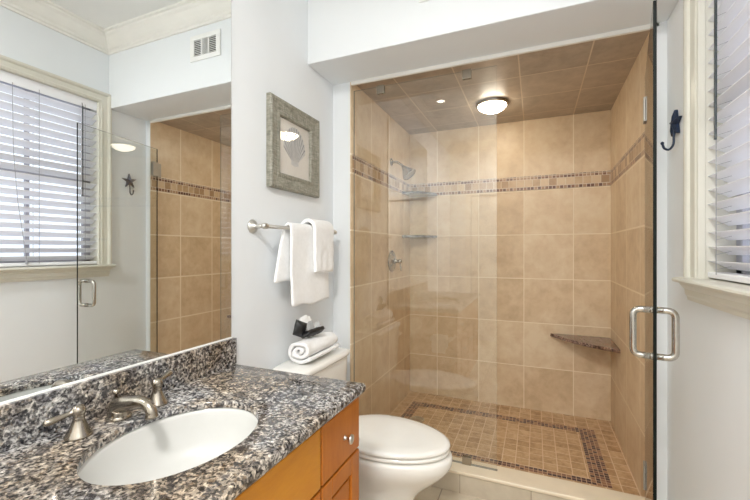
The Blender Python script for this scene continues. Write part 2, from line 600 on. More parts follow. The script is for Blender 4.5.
for x0_, x1_, za, zb in ((0.23, 0.30, 0, 2.15), (1.10, 1.17, 0, 2.15), (0.30, 1.10, 2.08, 2.15)):
    box(bm, x0_, x1_, YR, YR + 0.018, za, zb)
finish('trim_7', bm, TRIMW, kind='structure', bevel=0.003)

# ------------------------------------------------------------------ window on the right wall
bm = bmesh.new()       # casing with a back band and inner bead
cp = [(0.0, 0.0), (0.0, -0.003), (0.004, -0.007), (0.012, -0.008), (0.016, -0.005), (0.042, -0.009), (0.046, -0.018), (0.054, -0.023), (0.064, -0.023), (0.068, 0.0)]
rs = []
for path in ('bl', 'tl', 'tr', 'br'):
    ring = []
    for o_, x_ in cp:
        y = (WY0 - o_) if path[1] == 'l' else (WY1 + o_)
        z = (WZ1 + o_) if path[0] == 't' else WZ0
        ring.append(Vector((W + x_, y, z)))
    rs.append(ring)
rings(bm, rs)
win = finish('window_1', bm, CREAM, kind='structure')
bm = bmesh.new()       # jamb liner
t_ = 0.005
box(bm, W - 0.004, W + 0.13, WY1 - t_, WY1, WZ0, WZ1)
box(bm, W - 0.004, W + 0.13, WY0, WY0 + t_, WZ0, WZ1)
box(bm, W - 0.003, W + 0.020, WY1 - t_ - 0.008, WY1 - t_, WZ0, WZ1 - t_)
box(bm, W - 0.004, W + 0.13, WY0 + t_, WY1 - t_, WZ1 - t_, WZ1)

finish('window_jamb', bm, CREAM, win, bevel=0.002)
bm = bmesh.new()       # stool with moulded apron
sp = [(0.13, 0.0), (-0.048, 0.0), (-0.056, -0.004), (-0.058, -0.010), (-0.054, -0.017), (-0.040, -0.020), (-0.038, -0.026), (-0.030, -0.036),
      (-0.024, -0.042), (-0.022, -0.062), (-0.016, -0.070), (-0.014, -0.084), (0.0, -0.086), (0.0, -0.02), (0.13, -0.02)]
rs = []
for y, s in ((WY0 - 0.09, -1), (WY1 + 0.072, 1)):
    rs.append([Vector((W + x_, y - s * (0 if z_ > -0.018 else 0.022), WZ0 + z_ + 0.001)) for x_, z_ in sp])
# inside the opening the stool is only as wide as the opening: wall hides the rest
rings(bm, rs)
finish('window_sill', bm, CREAM, win)
bm = bmesh.new()       # sash
xs0, xs1 = W + 0.108, W + 0.135
ya, yb = WY0 + t_, WY1 - t_
zm = (WZ0 + WZ1) / 2
for y0_, y1_, za, zb in ((ya, ya + 0.045, WZ0, WZ1 - t_), (yb - 0.045, yb, WZ0, WZ1 - t_), (ya, yb, WZ0, WZ0 + 0.05),
                         (ya, yb, WZ1 - t_ - 0.045, WZ1 - t_), (ya, yb, zm - 0.025, zm + 0.025)):
    box(bm, xs0, xs1, y0_, y1_, za, zb)
for yy in (1.36, 1.03):
    box(bm, xs0 + 0.004, xs1 - 0.004, yy - 0.011, yy + 0.011, WZ0, WZ1 - t_)
finish('window_sash', bm, SASH, win)
bm = bmesh.new()
box(bm, xs0 + 0.012, xs0 + 0.016, ya, yb, WZ0 + 0.01, WZ1 - t_)
finish('window_pane', bm, GLASS, win)

# blind
bl = thing('window_blind', 'white wide-slat blind hanging in the window on the right wall', 'window blind', (W + 0.045, 1.27, WZ1 - t_))
xb = W + 0.058
y0_, y1_ = WY0 + t_ + 0.004, WY1 - t_ + 0.003
bm = bmesh.new()
box(bm, xb - 0.030, xb + 0.030, y0_, y1_, WZ1 - t_ - 0.045, WZ1 - t_ - 0.001)
box(bm, xb - 0.034, xb - 0.0305, y0_, y1_, WZ1 - t_ - 0.065, WZ1 - t_ - 0.001)
finish('head_rail', bm, BLIND, bl, bevel=0.002)
SL, TILT, PITCH = 0.0635, math.radians(-25), 0.0508


def slat_bm(z):
    bm = bmesh.new()
    n = 6
    top, bot = [], []
    for i in range(n + 1):
        s = (i / n - 0.5) * SL
        camber = 0.003 * (1 - (2 * i / n - 1) ** 2)
        xx = s * math.cos(TILT) - camber * math.sin(TILT)
        zz = s * math.sin(TILT) + camber * math.cos(TILT)
        top.append((xx, zz + 0.0014))
        bot.append((xx, zz - 0.0014))
    pr_ = top + bot[::-1]
    rings(bm, [[Vector((xb + a, y, z + b)) for a, b in pr_] for y in (y0_, y1_)])
    return bm


zb_ = WZ0 + 0.052
nsl = int((WZ1 - t_ - 0.075 - zb_) / PITCH) + 1
s0 = finish('slat', slat_bm(zb_), BLIND, bl, smooth=True)
s0.data.set_sharp_from_angle(angle=0.7)
for i in range(1, nsl):
    s = s0.copy()
    C.objects.link(s)
    s.location.z = i * PITCH
bm = bmesh.new()
box(bm, xb - 0.030, xb + 0.030, y0_, y1_, WZ0 + 0.006, WZ0 + 0.026)
finish('bottom_rail', bm, BLIND, bl, bevel=0.003)
for yy in (1.645, 1.38, 1.06, 0.88):
    bm = bmesh.new()
    for dx in (-0.034, 0.034):
        box(bm, xb + dx - 0.0008, xb + dx + 0.0008, yy - 0.0012, yy + 0.0012, WZ0 + 0.02, WZ1 - t_ - 0.045)
    for i in range(nsl):
        zz = zb_ + i * PITCH - 0.004
        tube(bm, [(xb - 0.034, yy, zz - 0.010), (xb + 0.034, yy, zz + 0.010)], 0.0006, 4)
    finish('ladder_cord', bm, CORD, bl)
bm = bmesh.new()
tube(bm, [(xb - 0.042, 1.625, WZ1 - 0.07), (xb - 0.043, 1.625, 1.672)], 0.0042, 6)
tube(bm, [(xb - 0.034, 1.625, WZ1 - 0.045), (xb - 0.042, 1.625, WZ1 - 0.075)], 0.002, 6)
finish('tilt_wand', bm, WAND, bl)
bm = bmesh.new()
tube(bm, [(xb - 0.038, 1.245, WZ1 - 0.06), (xb - 0.038, 1.25, 1.9), (xb - 0.038, 1.27, 1.6), (xb - 0.038, 1.315, 1.235)], 0.0016, 6)
lathe(bm, (xb - 0.038, 1.315, 1.24), (0, 0, -1), [(0.002, 0), (0.006, 0.01), (0.007, 0.028), (0.002, 0.03)], 10)
finish('lift_cord', bm, CORD, bl)

# ------------------------------------------------------------------ mirror
mi = thing('wall_mirror', 'large frameless wall mirror standing on the granite backsplash', 'mirror', (0.0, 0.5, 0.94))
bm = bmesh.new()
box(bm, 0.0005, 0.0058, -0.05, 1.212, 0.9385, 2.46)
finish('backing', bm, EDGE, mi)
bm = bmesh.new()
box(bm, 0.0058, 0.0068, -0.0495, 1.2115, 0.939, 2.4595)
finish('mirror_glass', bm, MIRROR, mi)
bm = bmesh.new()
box(bm, 0.0005, 0.0115, -0.05, 1.212, 0.9372, 0.9385)
box(bm, 0.0072, 0.0115, -0.05, 1.212, 0.9385, 0.9415)
finish('bottom_channel', bm, VENTW, mi)

# ------------------------------------------------------------------ vanity
XF = 0.572
va = thing('vanity_cabinet', 'honey maple vanity cabinet under the granite worktop', 'cabinet', (0.3, 0.62, 0.0))
vy0, vy1 = -0.02, 1.212
bm = bmesh.new()
box(bm, 0.002, XF, vy0, vy1, 0.10, 0.7945)
box(bm, 0.002, XF - 0.07, vy0 + 0.01, vy1 - 0.01, 0.001, 0.10)
# open the top so that the bowl hangs inside
bmesh.ops.delete(bm, geom=[f for f in bm.faces if f.calc_center_median().z > 0.79], context='FACES')
finish('body', bm, WOOD_B, va)


def slab(name, y0, y1, z0, z1, mat, shaker=False):
    bm = bmesh.new()
    xf = XF + 0.001
    if not shaker:
        box(bm, xf, xf + 0.019, y0, y1, z0, z1)
    else:
        w_ = 0.058
        box(bm, xf, xf + 0.019, y0, y0 + w_, z0, z1)
        box(bm, xf, xf + 0.019, y1 - w_, y1, z0, z1)
        box(bm, xf, xf + 0.019, y0 + w_, y1 - w_, z0, z0 + w_)
        box(bm, xf, xf + 0.019, y0 + w_, y1 - w_, z1 - w_, z1)
        box(bm, xf, xf + 0.009, y0 + w_, y1 - w_, z0 + w_, z1 - w_)
        box(bm, xf, xf + 0.014, y0 + w_ + 0.012, y1 - w_ - 0.012, z0 + w_ + 0.012, z1 - w_ - 0.012)
    return finish(name, bm, mat, va, bevel=0.003)


def knob(parent, y, z):
    bm = bmesh.new()
    lathe(bm, (XF + 0.020, y, z), (1, 0, 0), [(0.008, 0), (0.0075, 0.003), (0.005, 0.006), (0.005, 0.016), (0.012, 0.020), (0.0155, 0.024), (0.015, 0.028), (0.008, 0.031)], 24)
    k_ = finish('knob', bm, NICKEL_S, parent, smooth=True)
    k_.matrix_parent_inverse = Matrix.Identity(4)
    return k_


ft, fb = 0.786, 0.612
for y0, y1, nm, mat in ((0.005, 0.245, 'drawer', WOOD_D), (0.252, 0.948, 'false_front', WOOD_F), (0.957, 1.207, 'drawer', WOOD_D)):
    s_ = slab(nm, y0, y1, fb, ft, mat)
    if nm == 'drawer':
        s_['label'] = 'small drawer front with round nickel knob'
        knob(s_, (y0 + y1) / 2 + 0.012, 0.692)
for y0, y1, ky in ((0.005, 0.245, 0.215), (0.252, 0.597, 0.565), (0.603, 0.948, 0.635), (0.957, 1.207, 0.985)):
    s_ = slab('door', y0, y1, 0.125, 0.604, WOOD_D, True)
    knob(s_, ky, 0.47)

# worktop with an oval cut-out
CT, CB = 0.83, 0.796
CX, CY0, CY1 = 0.608, -0.03, 1.227
EX, EY, EA, EB = 0.325, 0.700, 0.172, 0.216     # bowl centre and half axes (x, y)
ct = thing('granite_countertop', 'speckled grey granite worktop with oval cut-out and backsplash', 'countertop', (0.3, 0.6, CB))
n = 96
angs = [2 * PI * i / n for i in range(n)]
corn = [(0.002, CY0), (CX, CY0), (CX, CY1), (0.002, CY1)]
for c in corn:
    a = math.atan2((c[1] - EY), (c[0] - EX)) % (2 * PI)
    j = min(range(n), key=lambda i: abs(angs[i] - a))
    angs[j] = a
outer, inner = [], []
for a in angs:
    d = Vector((math.cos(a), math.sin(a)))
    ts = []
    if abs(d.x) > 1e-6:
        ts.append(((CX if d.x > 0 else 0.002) - EX) / d.x)
    if abs(d.y) > 1e-6:
        ts.append(((CY1 if d.y > 0 else CY0) - EY) / d.y)
    t = min(ts)
    outer.append((EX + d.x * t, EY + d.y * t))
    r = 1 / math.sqrt((d.x / EA) ** 2 + (d.y / EB) ** 2)
    inner.append((EX + d.x * r, EY + d.y * r))


def inset(p, d):
    return (min(p[0], CX - d), max(min(p[1], CY1 - d), CY0))


bm = bmesh.new()
L = []
for d, z in ((0.010, CB), (0.003, CB + 0.003), (0.0, CB + 0.010), (0.0, CT - 0.011), (0.003, CT - 0.004), (0.010, CT)):
    L.append([Vector((*inset(p, d), z)) for p in outer])
cx_, cy_ = EX, EY
for s, z in ((1.015, CT), (1.0, CT - 0.003), (1.0, CT - 0.020), (1.18, CT - 0.020), (1.18, CB)):
    L.append([Vector((cx_ + (p[0] - cx_) * s, cy_ + (p[1] - cy_) * s, z)) for p in inner])
rings(bm, L, loop=True)
slab_o = finish('slab', bm, GRAN, ct, smooth=True)
slab_o.data.set_sharp_from_angle(angle=0.9)
bm = bmesh.new()
box(bm, 0.001, 0.022, CY0, CY1, CT + 0.0003, 0.937)
finish('backsplash', bm, GRAN, ct, bevel=0.002)

# bowl
sk = thing('undermount_sink', 'white oval basin set under the granite worktop', 'sink', (EX, EY, 0.66))
bm = bmesh.new()
pr_ = [(1.10, 0.8095), (1.04, 0.8095), (1.015, 0.807), (1.0, 0.795), (0.975, 0.762), (0.92, 0.715), (0.80, 0.678), (0.60, 0.657), (0.35, 0.649), (0.14, 0.646), (0.14, 0.630)]
pr2 = [(0.45, 0.632), (0.85, 0.660), (1.0, 0.700), (1.05, 0.76), (1.10, 0.800)]
L = []
for s, z in pr_ + pr2:
    L.append([Vector((EX + EA * s * math.cos(2 * PI * i / 64), EY + EB * s * math.sin(2 * PI * i / 64), z)) for i in range(64)])
rings(bm, L, loop=True)
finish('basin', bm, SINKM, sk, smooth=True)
bm = bmesh.new()
lathe(bm, (EX, EY, 0.640), (0, 0, 1), [(0.021, 0), (0.030, 0.006), (0.029, 0.009), (0.020, 0.007), (0.016, 0.012), (0.004, 0.013)], 28)
finish('drain', bm, NICKEL, sk, smooth=True)

# faucet
fa = thing('widespread_faucet', 'brushed nickel widespread faucet behind the oval basin', 'faucet', (0.1, 0.69, CT))
bell = [(0.030, 0), (0.031, 0.004), (0.028, 0.008), (0.0265, 0.011), (0.0205, 0.022), (0.0155, 0.035), (0.0125, 0.043), (0.0130, 0.046), (0.0130, 0.048),
        (0.0115, 0.051), (0.0145, 0.057), (0.0160, 0.064), (0.0148, 0.071), (0.0100, 0.077), (0.003, 0.079)]
SPX = 0.100
for hy, dx, dy, dz in ((0.592, -0.012, -0.070, -0.010), (0.808, -0.020, 0.066, 0.012)):
    bm = bmesh.new()
    lathe(bm, (SPX, hy, CT + 0.0003), (0, 0, 1), bell, 28)
    h_ = finish('valve_handle', bm, NICKEL, fa, smooth=True)
    bm = bmesh.new()
    p0 = Vector((SPX, hy, CT + 0.066))
    p1 = p0 + Vector((dx, dy, dz))
    pts = [p0.lerp(p1, t) for t in (0.08, 0.16, 0.2, 0.3, 0.55, 0.8, 0.92, 1.0)]
    tube(bm, pts, 0.006, 14, radii=[0.0095, 0.0095, 0.0072, 0.006, 0.0072, 0.0090, 0.0084, 0.004])
    l_ = finish('lever', bm, NICKEL, h_, smooth=True)
    l_.matrix_parent_inverse = Matrix.Identity(4)
bm = bmesh.new()
sy = 0.700
lathe(bm, (SPX - 0.012, sy, CT + 0.0003), (0, 0, 1), [(0.031, 0), (0.032, 0.004), (0.029, 0.009), (0.027, 0.012), (0.020, 0.02)], 28)
path = smoothpath([(SPX - 0.012, sy, CT + 0.006), (SPX - 0.010, sy, CT + 0.032), (SPX + 0.010, sy, CT + 0.043), (SPX + 0.040, sy, CT + 0.050),
                   (SPX + 0.074, sy, CT + 0.058), (SPX + 0.102, sy, CT + 0.056), (SPX + 0.118, sy, CT + 0.042), (SPX + 0.121, sy, CT + 0.024)], 6)
rad = []
for i in range(len(path)):
    t = i / (len(path) - 1)
    rad.append(0.0290 - 0.0145 * min(1, t * 1.5) ** 1.1 if t < 0.9 else 0.0145 + (0.0015 if t > 0.94 else 0))
tube(bm, path, 0.014, 20, radii=rad)
finish('spout', bm, NICKEL, fa, smooth=True)
bm = bmesh.new()
lathe(bm, (SPX - 0.024, sy, CT + 0.035), (0, 0, 1), [(0.004, 0), (0.004, 0.030), (0.009, 0.032), (0.010, 0.036), (0.009, 0.042), (0.004, 0.045)], 18)
finish('lift_rod', bm, NICKEL, fa, smooth=True)

# toilet roll on the cabinet side (seen reflected in the shower glass)
th = thing('toilet_roll_holder', 'nickel toilet roll holder on the end of the vanity cabinet', 'toilet roll holder', (0.47, vy1, 0.60))
bm = bmesh.new()
for xx in (0.395, 0.545):
    lathe(bm, (xx, vy1 + 0.0005, 0.59), (0, 1, 0), [(0.020, 0), (0.020, 0.004), (0.009, 0.010), (0.008, 0.060), (0.011, 0.064), (0.011, 0.076), (0.004, 0.078)], 20)
tube(bm, [(0.395, vy1 + 0.068, 0.59), (0.545, vy1 + 0.068, 0.59)], 0.007, 12)
finish('bracket', bm, NICKEL_S, th, smooth=True)
bm = bmesh.new()
rs = []
for r, x in ((0.022, 0.415), (0.055, 0.415), (0.055, 0.525), (0.022, 0.525)):
    rs.append([Vector((x, vy1 + 0.068 + r * math.cos(2 * PI * i / 32), 0.578 + r * math.sin(2 * PI * i / 32))) for i in range(32)])
rings(bm, rs, loop=True)
box(bm, 0.415, 0.525, vy1 + 0.1215, vy1 + 0.1225, 0.50, 0.58)
tr_ = finish('toilet_roll', bm, PAPER)
tag(tr_, 'white toilet paper roll on the holder beside the vanity', 'toilet roll')

# ------------------------------------------------------------------ toilet
TY = 1.70
to = thing('toilet', 'white two-piece toilet with closed lid beside the shower', 'toilet', (0.4, TY, 0.0))


def egg(xc, a, b, z, n=48, k=0.13, flat=None, p=2.0):
    pts = []
    for i in range(n):
        t = 2 * PI * i / n
        c, s = math.cos(t), math.sin(t)
        c2 = math.copysign(abs(c) ** (2 / p), c)
        s2 = math.copysign(abs(s) ** (2 / p), s)
        x = xc + a * c2
        y = TY + b * s2 * (1 - k * c2)
        if flat is not None:
            x = max(x, flat)
        pts.append(Vector((x, y, z)))
    return pts


bm = bmesh.new()
secs = [(0.44, 0.235, 0.120, 0.001), (0.44, 0.230, 0.116, 0.02), (0.43, 0.215, 0.104, 0.06), (0.43, 0.205, 0.100, 0.12), (0.445, 0.215, 0.108, 0.18),
        (0.475, 0.245, 0.130, 0.235), (0.51, 0.275, 0.160, 0.29), (0.528, 0.292, 0.183, 0.335), (0.533, 0.295, 0.190, 0.37), (0.533, 0.290, 0.188, 0.392),
        (0.533, 0.280, 0.180, 0.399)]
rings(bm, [egg(xc - 0.006, a, b, z * 0.95, k=0.10) for xc, a, b, z in secs])
finish('bowl', bm, PORC, to, smooth=True, sub=1)
bm = bmesh.new()      # deck under the tank
rs = []
for (x0, x1, yh, z) in ((0.05, 0.30, 0.10, 0.18), (0.04, 0.32, 0.12, 0.28), (0.03, 0.33, 0.155, 0.35), (0.03, 0.33, 0.165, 0.397)):
    rs.append([Vector(((x0 + x1) / 2 + (x1 - x0) / 2 * math.copysign(abs(math.cos(t)) ** 0.5, math.cos(t)), TY + yh * math.copysign(abs(math.sin(t)) ** 0.5, math.sin(t)), z))
               for t in [2 * PI * i / 32 for i in range(32)]])
rings(bm, rs)
finish('tank_deck', bm, PORC, to, smooth=True)
bm = bmesh.new()      # seat
rings(bm, [egg(0.528, a, b, z - 0.0195, flat=0.262, k=0.12) for a, b, z in ((0.268, 0.176, 0.4005), (0.276, 0.184, 0.404), (0.279, 0.187, 0.411), (0.276, 0.184, 0.418), (0.270, 0.180, 0.4195))])
finish('seat', bm, PORC, to, smooth=True)
bm = bmesh.new()      # lid
rings(bm, [egg(0.528, a, b, z - 0.0195, flat=0.255, k=0.12) for a, b, z in ((0.268, 0.178, 0.4225), (0.279, 0.188, 0.4255), (0.282, 0.191, 0.434), (0.277, 0.187, 0.443), (0.262, 0.174, 0.4475), (0.20, 0.13, 0.4505), (0.06, 0.04, 0.4515))])
finish('seat_lid', bm, PORC, to, smooth=True)
for s in (-1, 1):
    bm = bmesh.new()
    lathe(bm, (0.262, TY + s * 0.075 - 0.02, 0.412), (0, 1, 0), [(0.011, 0), (0.013, 0.004), (0.013, 0.036), (0.011, 0.04)], 16)
    finish('seat_hinge', bm, PORC, to, smooth=True)
bm = bmesh.new()
ty0, ty1 = 1.445, 1.925
rs = []
for (x0, x1, dy, z) in ((0.030, 0.185, 0.030, 0.400), (0.022, 0.192, 0.018, 0.43), (0.018, 0.200, 0.004, 0.70), (0.018, 0.200, 0.004, 0.7145)):
    ring = []
    yc, yh = (ty0 + ty1) / 2, (ty1 - ty0) / 2 - dy
    for i in range(48):
        t = 2 * PI * i / 48
        c, s = math.cos(t), math.sin(t)
        ring.append(Vector(((x0 + x1) / 2 + (x1 - x0) / 2 * math.copysign(abs(c) ** 0.35, c), yc + yh * math.copysign(abs(s) ** 0.22, s), z)))
    rs.append(ring)
rings(bm, rs)
finish('tank', bm, PORC, to, smooth=True)
bm = bmesh.new()
rs = []
for (dx, z) in ((-0.004, 0.7148), (0.004, 0.7165), (0.006, 0.724), (0.006, 0.734), (0.002, 0.7415), (-0.008, 0.745), (-0.03, 0.747)):
    ring = []
    yc, yh = (ty0 + ty1) / 2, (ty1 - ty0) / 2 + dx
    for i in range(48):
        t = 2 * PI * i / 48
        c, s = math.cos(t), math.sin(t)
        ring.append(Vector((0.109 + (0.097 + dx) * math.copysign(abs(c) ** 0.35, c), yc + yh * math.copysign(abs(s) ** 0.25, s), z)))
    rs.append(ring)
rings(bm, rs)
finish('tank_lid', bm, PORC, to, smooth=True)
bm = bmesh.new()
lathe(bm, (0.201, 1.50, 0.665), (1, 0, 0), [(0.014, 0), (0.013, 0.006), (0.006, 0.010), (0.006, 0.020)], 16)
tube(bm, [(0.219, 1.50, 0.665), (0.222, 1.53, 0.662), (0.222, 1.575, 0.655)], 0.006, 10)
finish('flush_lever', bm, NICKEL_S, to, smooth=True)

# rolled towel on the tank
bm = bmesh.new()
cxr, czr, ax_, az_ = 0.116, 0.809, 0.082, 0.060
y_a, y_b = 1.540, 1.835
turns, th_ = 2.1, 0.85
ns = 120
spi = []
for i in range(ns + 1):
    t = i / ns
    rr = 1.0 - 0.80 * (1 - t)
    an = -PI * 0.35 + 2 * PI * turns * t
    spi.append((rr, an))
strip_o, strip_i = [], []
w_ = 0.80 / turns * 0.40
for rr, an in spi:
    strip_o.append((rr, an))
    strip_i.append((max(0.03, rr - w_ * 1.75), an))
prof2 = strip_o + strip_i[::-1]


def rollring(y, s):
    out = []
    for rr, an in prof2:
        x = cxr + ax_ * rr * s * math.cos(an)
        z = czr + az_ * rr * s * math.sin(an)
        nz = noise.noise(Vector((x * 25, y * 14, z * 25))) * 0.006
        out.append(Vector((x + nz, y + 0.010 * (1 - rr) * (1 if y < 1.7 else -1) * -1 + nz * 2, max(z + nz, 0.7472))))
    return out


rs = [rollring(y_a, 0.965), rollring(y_a + 0.006, 0.99)]
for i in range(1, 14):
    rs.append(rollring(y_a + (y_b - y_a) * i / 14, 1.0 - 0.07 * (i / 14) ** 2))
rs.append(rollring(y_b, 0.90))
rings(bm, rs, cap0=False, cap1=False)
# end caps as quad strips
bm.verts.ensure_lookup_table()
m_ = len(prof2)
h2 = m_ // 2
for base in (0, (len(rs) - 1) * m_):
    for i in range(h2 - 1):
        a, b = bm.verts[base + i], bm.verts[base + i + 1]
        c, d = bm.verts[base + m_ - 2 - i], bm.verts[base + m_ - 1 - i]
        bm.faces.new((a, b, c, d))
rt = finish('rolled_towel', bm, TOWEL, smooth=True)
tag(rt, 'white towel rolled up and lying on the toilet tank', 'towel')

# amenity bundle
ab = thing('amenity_pouch', 'small black pouch with white packets on the rolled towel', 'toiletry pouch', (0.10, 1.66, 0.87))
bm = bmesh.new()


def patch(bm, o, u, v, w, nu=8, nv=6, bulge=0.3, mi=0):
    """soft pillow: centre o, half vectors u, v, thickness vector w"""
    o, u, v, w = map(Vector, (o, u, v, w))
    top, bot = [], []
    for j in range(nv + 1):
        rt_, rb_ = [], []
        for i in range(nu + 1):
            a, b = 2 * i / nu - 1, 2 * j / nv - 1
            h = (1 - abs(a) ** 6) * (1 - abs(b) ** 6)
            p = o + u * a + v * b
            nz = noise.noise(p * 45) * 0.4
            rt_.append(bm.verts.new(p + w * (h * (1 + nz)) + w * 0.02))
            rb_.append(bm.verts.new(p - w * (h * (1 + nz)) - w * 0.02))
        top.append(rt_)
        bot.append(rb_)
    for g, s in ((top, 1), (bot, -1)):
        for j in range(nv):
            for i in range(nu):
                q = (g[j][i], g[j][i + 1], g[j + 1][i + 1], g[j + 1][i])
                bm.faces.new(q if s > 0 else q[::-1]).material_index = mi
    per = [(0, i) for i in range(nu)] + [(j, nu) for j in range(nv)] + [(nv, i) for i in range(nu, 0, -1)] + [(j, 0) for j in range(nv, 0, -1)]
    for q in range(len(per)):
        a, b = per[q], per[(q + 1) % len(per)]
        bm.faces.new((top[a[0]][a[1]], top[b[0]][b[1]], bot[b[0]][b[1]], bot[a[0]][a[1]])).material_index = mi


patch(bm, (0.122, 1.655, 0.883), (0.012, 0.070, 0.003), (0.026, -0.006, 0.008), (0.008, 0.0, 0.020))
patch(bm, (0.085, 1.592, 0.908), (0.012, 0.030, -0.014), (0.004, 0.010, 0.036), (0.016, -0.004, 0.002))
finish('pouch', bm, BLACK, ab, smooth=True)
bm = bmesh.new()
patch(bm, (0.092, 1.632, 0.932), (0.006, 0.026, 0.006), (-0.012, -0.008, 0.032), (0.004, 0, 0.001), 4, 4)
patch(bm, (0.092, 1.672, 0.930), (0.004, 0.016, -0.002), (-0.016, 0.002, 0.028), (0.004, 0, 0.001), 4, 4)
finish('packet', bm, PAPER, ab)
bm = bmesh.new()
patch(bm, (0.108, 1.652, 0.917), (0.004, 0.020, 0.002), (-0.008, 0.002, 0.020), (0.003, 0, 0.001), 4, 4)
patch(bm, (0.120, 1.700, 0.911), (0.002, 0.014, 0.008), (-0.012, 0.003, 0.010), (0.003, 0, 0.001), 4, 4)
o_ = finish('packet', bm, GREYP, ab)
o_['label'] = 'grey printed packet'

# ------------------------------------------------------------------ towel bar and towels
BX, BZ = 0.072, 1.405
tb = thing('towel_bar', 'nickel towel bar with bell rosettes on the left wall', 'towel bar', (0.0, 1.65, BZ))
bm = bmesh.new()
tube(bm, [(BX, 1.345, BZ), (BX, 1.965, BZ)], 0.0085, 16)
finish('bar', bm, NICKEL_S, tb, smooth=True)
for yy in (1.345, 1.965):
    bm = bmesh.new()
    lathe(bm, (0.0005, yy, BZ), (1, 0, 0), [(0.031, 0), (0.032, 0.003), (0.030, 0.007), (0.026, 0.010), (0.018, 0.018), (0.011, 0.026), (0.009, 0.034), (0.0115, 0.040), (0.009, 0.046), (0.009, 0.054)], 28)
    lathe(bm, (BX, yy, BZ), (0, 1, 0), [(0.004, -0.020), (0.010, -0.017), (0.013, -0.010), (0.0145, 0.0), (0.013, 0.010), (0.010, 0.017), (0.004, 0.020)], 24)
    finish('rosette', bm, NICKEL_S, tb, smooth=True)


def drape(name, label, yb0, yb1, yf0, yf1, r, zb, zf, thick, seed, flare=0.0, bot_wave=0.006, fold=0.004):
    """sheet hung over the bar: back edge (yb0..yb1, zb), front edge (yf0..yf1, zf)"""
    pts = []
    nb, nt_, nf = 10, 10, 18
    for i in range(nb):
        t = i / nb
        pts.append((BX - r, zb + (BZ - zb) * t))
    for i in range(nt_):
        a = PI - PI * i / nt_
        pts.append((BX + r * math.cos(a), BZ + r * math.sin(a) * 1.15))
    for i in range(nf + 1):
        t = i / nf
        pts.append((BX + r + flare * t, BZ + (zf - BZ) * t))
    m = len(pts)
    ny = 26
    bm = bmesh.new()
    g = []
    for j in range(ny + 1):
        v = j / ny
        row = []
        for i, (x, z) in enumerate(pts):
            u = i / (m - 1)
            ub = min(1, max(0, i / (nb + 1)))
            y = (yb0 + (yb1 - yb0) * v) * (1 - ub) + (yf0 + (yf1 - yf0) * v) * ub
            hang = max(0, (i - nb - nt_) / nf) if i > nb + nt_ else max(0, 1 - i / nb)
            nx = (noise.noise(Vector((v * 3.0 + seed, u * 1.5, seed))) * 2.2 * hang + noise.noise(Vector((v * 5 + seed, u * 9, seed))) * 1.2 * min(1, hang * 3)) * fold
            ny_ = noise.noise(Vector((v * 1.5, u * 5 + seed, seed * 2))) * 0.006
            sgn = 1 if i > nb + nt_ / 2 else -1
            xx = x + max(nx, -thick * 0.35) * sgn * (1 if sgn > 0 else 0.3)
            zz = z + (noise.noise(Vector((v * 3, seed * 3, 0))) * bot_wave * hang)
            row.append(bm.verts.new((xx, y + ny_, zz)))
        g.append(row)
    for j in range(ny):
        for i in range(m - 1):
            bm.faces.new((g[j][i], g[j][i + 1], g[j + 1][i + 1], g[j + 1][i]))
    o = finish(name, bm, TOWEL, smooth=True)
    md = o.modifiers.new('thick', 'SOLIDIFY')
    md.thickness = thick
    md.offset = 0.0
    md = o.modifiers.new('bev', 'SUBSURF')
    md.levels = md.render_levels = 1
    return tag(o, label, 'towel', 'white towels on the bar')


drape('bath_towel', 'long white bath towel draped over the nickel bar', 1.425, 1.80, 1.505, 1.862, 0.018, 1.145, 1.026, 0.015, 1.3, flare=0.002, bot_wave=0.02, fold=0.005)
drape('hand_towel', 'short white hand towel folded over the bath towel', 1.675, 1.868, 1.675, 1.868, 0.044, 1.19, 1.180, 0.020, 5.1, flare=-0.003, bot_wave=0.012, fold=0.005)

# ------------------------------------------------------------------ framed picture
py0, py1, pz0, pz1 = 1.440, 1.874, 1.598, 2.036
pf = thing('framed_print', 'weathered grey frame with a scallop shell print on the left wall', 'picture', (0.0, 1.65, 1.82))
bm = bmesh.new()
fp = [(0.0, 0.001), (0.0, 0.024), (0.004, 0.029), (0.012, 0.031), (0.020, 0.029), (0.026, 0.026), (0.056, 0.021), (0.062, 0.024), (0.074, 0.025), (0.079, 0.021), (0.081, 0.015), (0.081, 0.001)]
rs = []
for sy_, sz_ in ((0, 0), (1, 0), (1, 1), (0, 1)):
    rs.append([Vector((x_, (py1 - o_) if sy_ else (py0 + o_), (pz1 - o_) if sz_ else (pz0 + o_))) for o_, x_ in fp])
rings(bm, rs, loop=True)
finish('frame', bm, FRAMEW, pf)
bm = bmesh.new()
box(bm, 0.004, 0.0065, py0 + 0.0812, py1 - 0.0812, pz0 + 0.0812, pz1 - 0.0812)
finish('print_paper', bm, MATB, pf)
bm = bmesh.new()
cy_, cz_ = 1.662, 1.738       # hinge of the shell
nr = 13
for i in range(nr * 4):
    a0 = math.radians(-62 + 124 * i / (nr * 4))
    a1 = math.radians(-62 + 124 * (i + 1) / (nr * 4))
    seg_ = i % 4

    def rad_(a, i_):
        q = (i_ % 4) / 4.0
        base = 0.195 * (1 - 0.16 * abs(a / 1.08) ** 2.2)
        return base + 0.006 * math.sin(q * PI)
    r0, r1 = rad_(a0, i), rad_(a1, i + 1)
    dz = 0.0004 * (1 if seg_ in (1, 2) else 0)
    pts = []
    vs_ = [bm.verts.new((0.0068, cy_ + 0.010 * math.sin(a0), cz_ + 0.004)), bm.verts.new((0.0068 + dz, cy_ + r0 * math.sin(a0) * 0.66, cz_ + r0 * math.cos(a0))),
           bm.verts.new((0.0068 + dz, cy_ + r1 * math.sin(a1) * 0.66, cz_ + r1 * math.cos(a1)))]
    bm.faces.new(vs_).material_index = 1 if seg_ in (0,) else 0
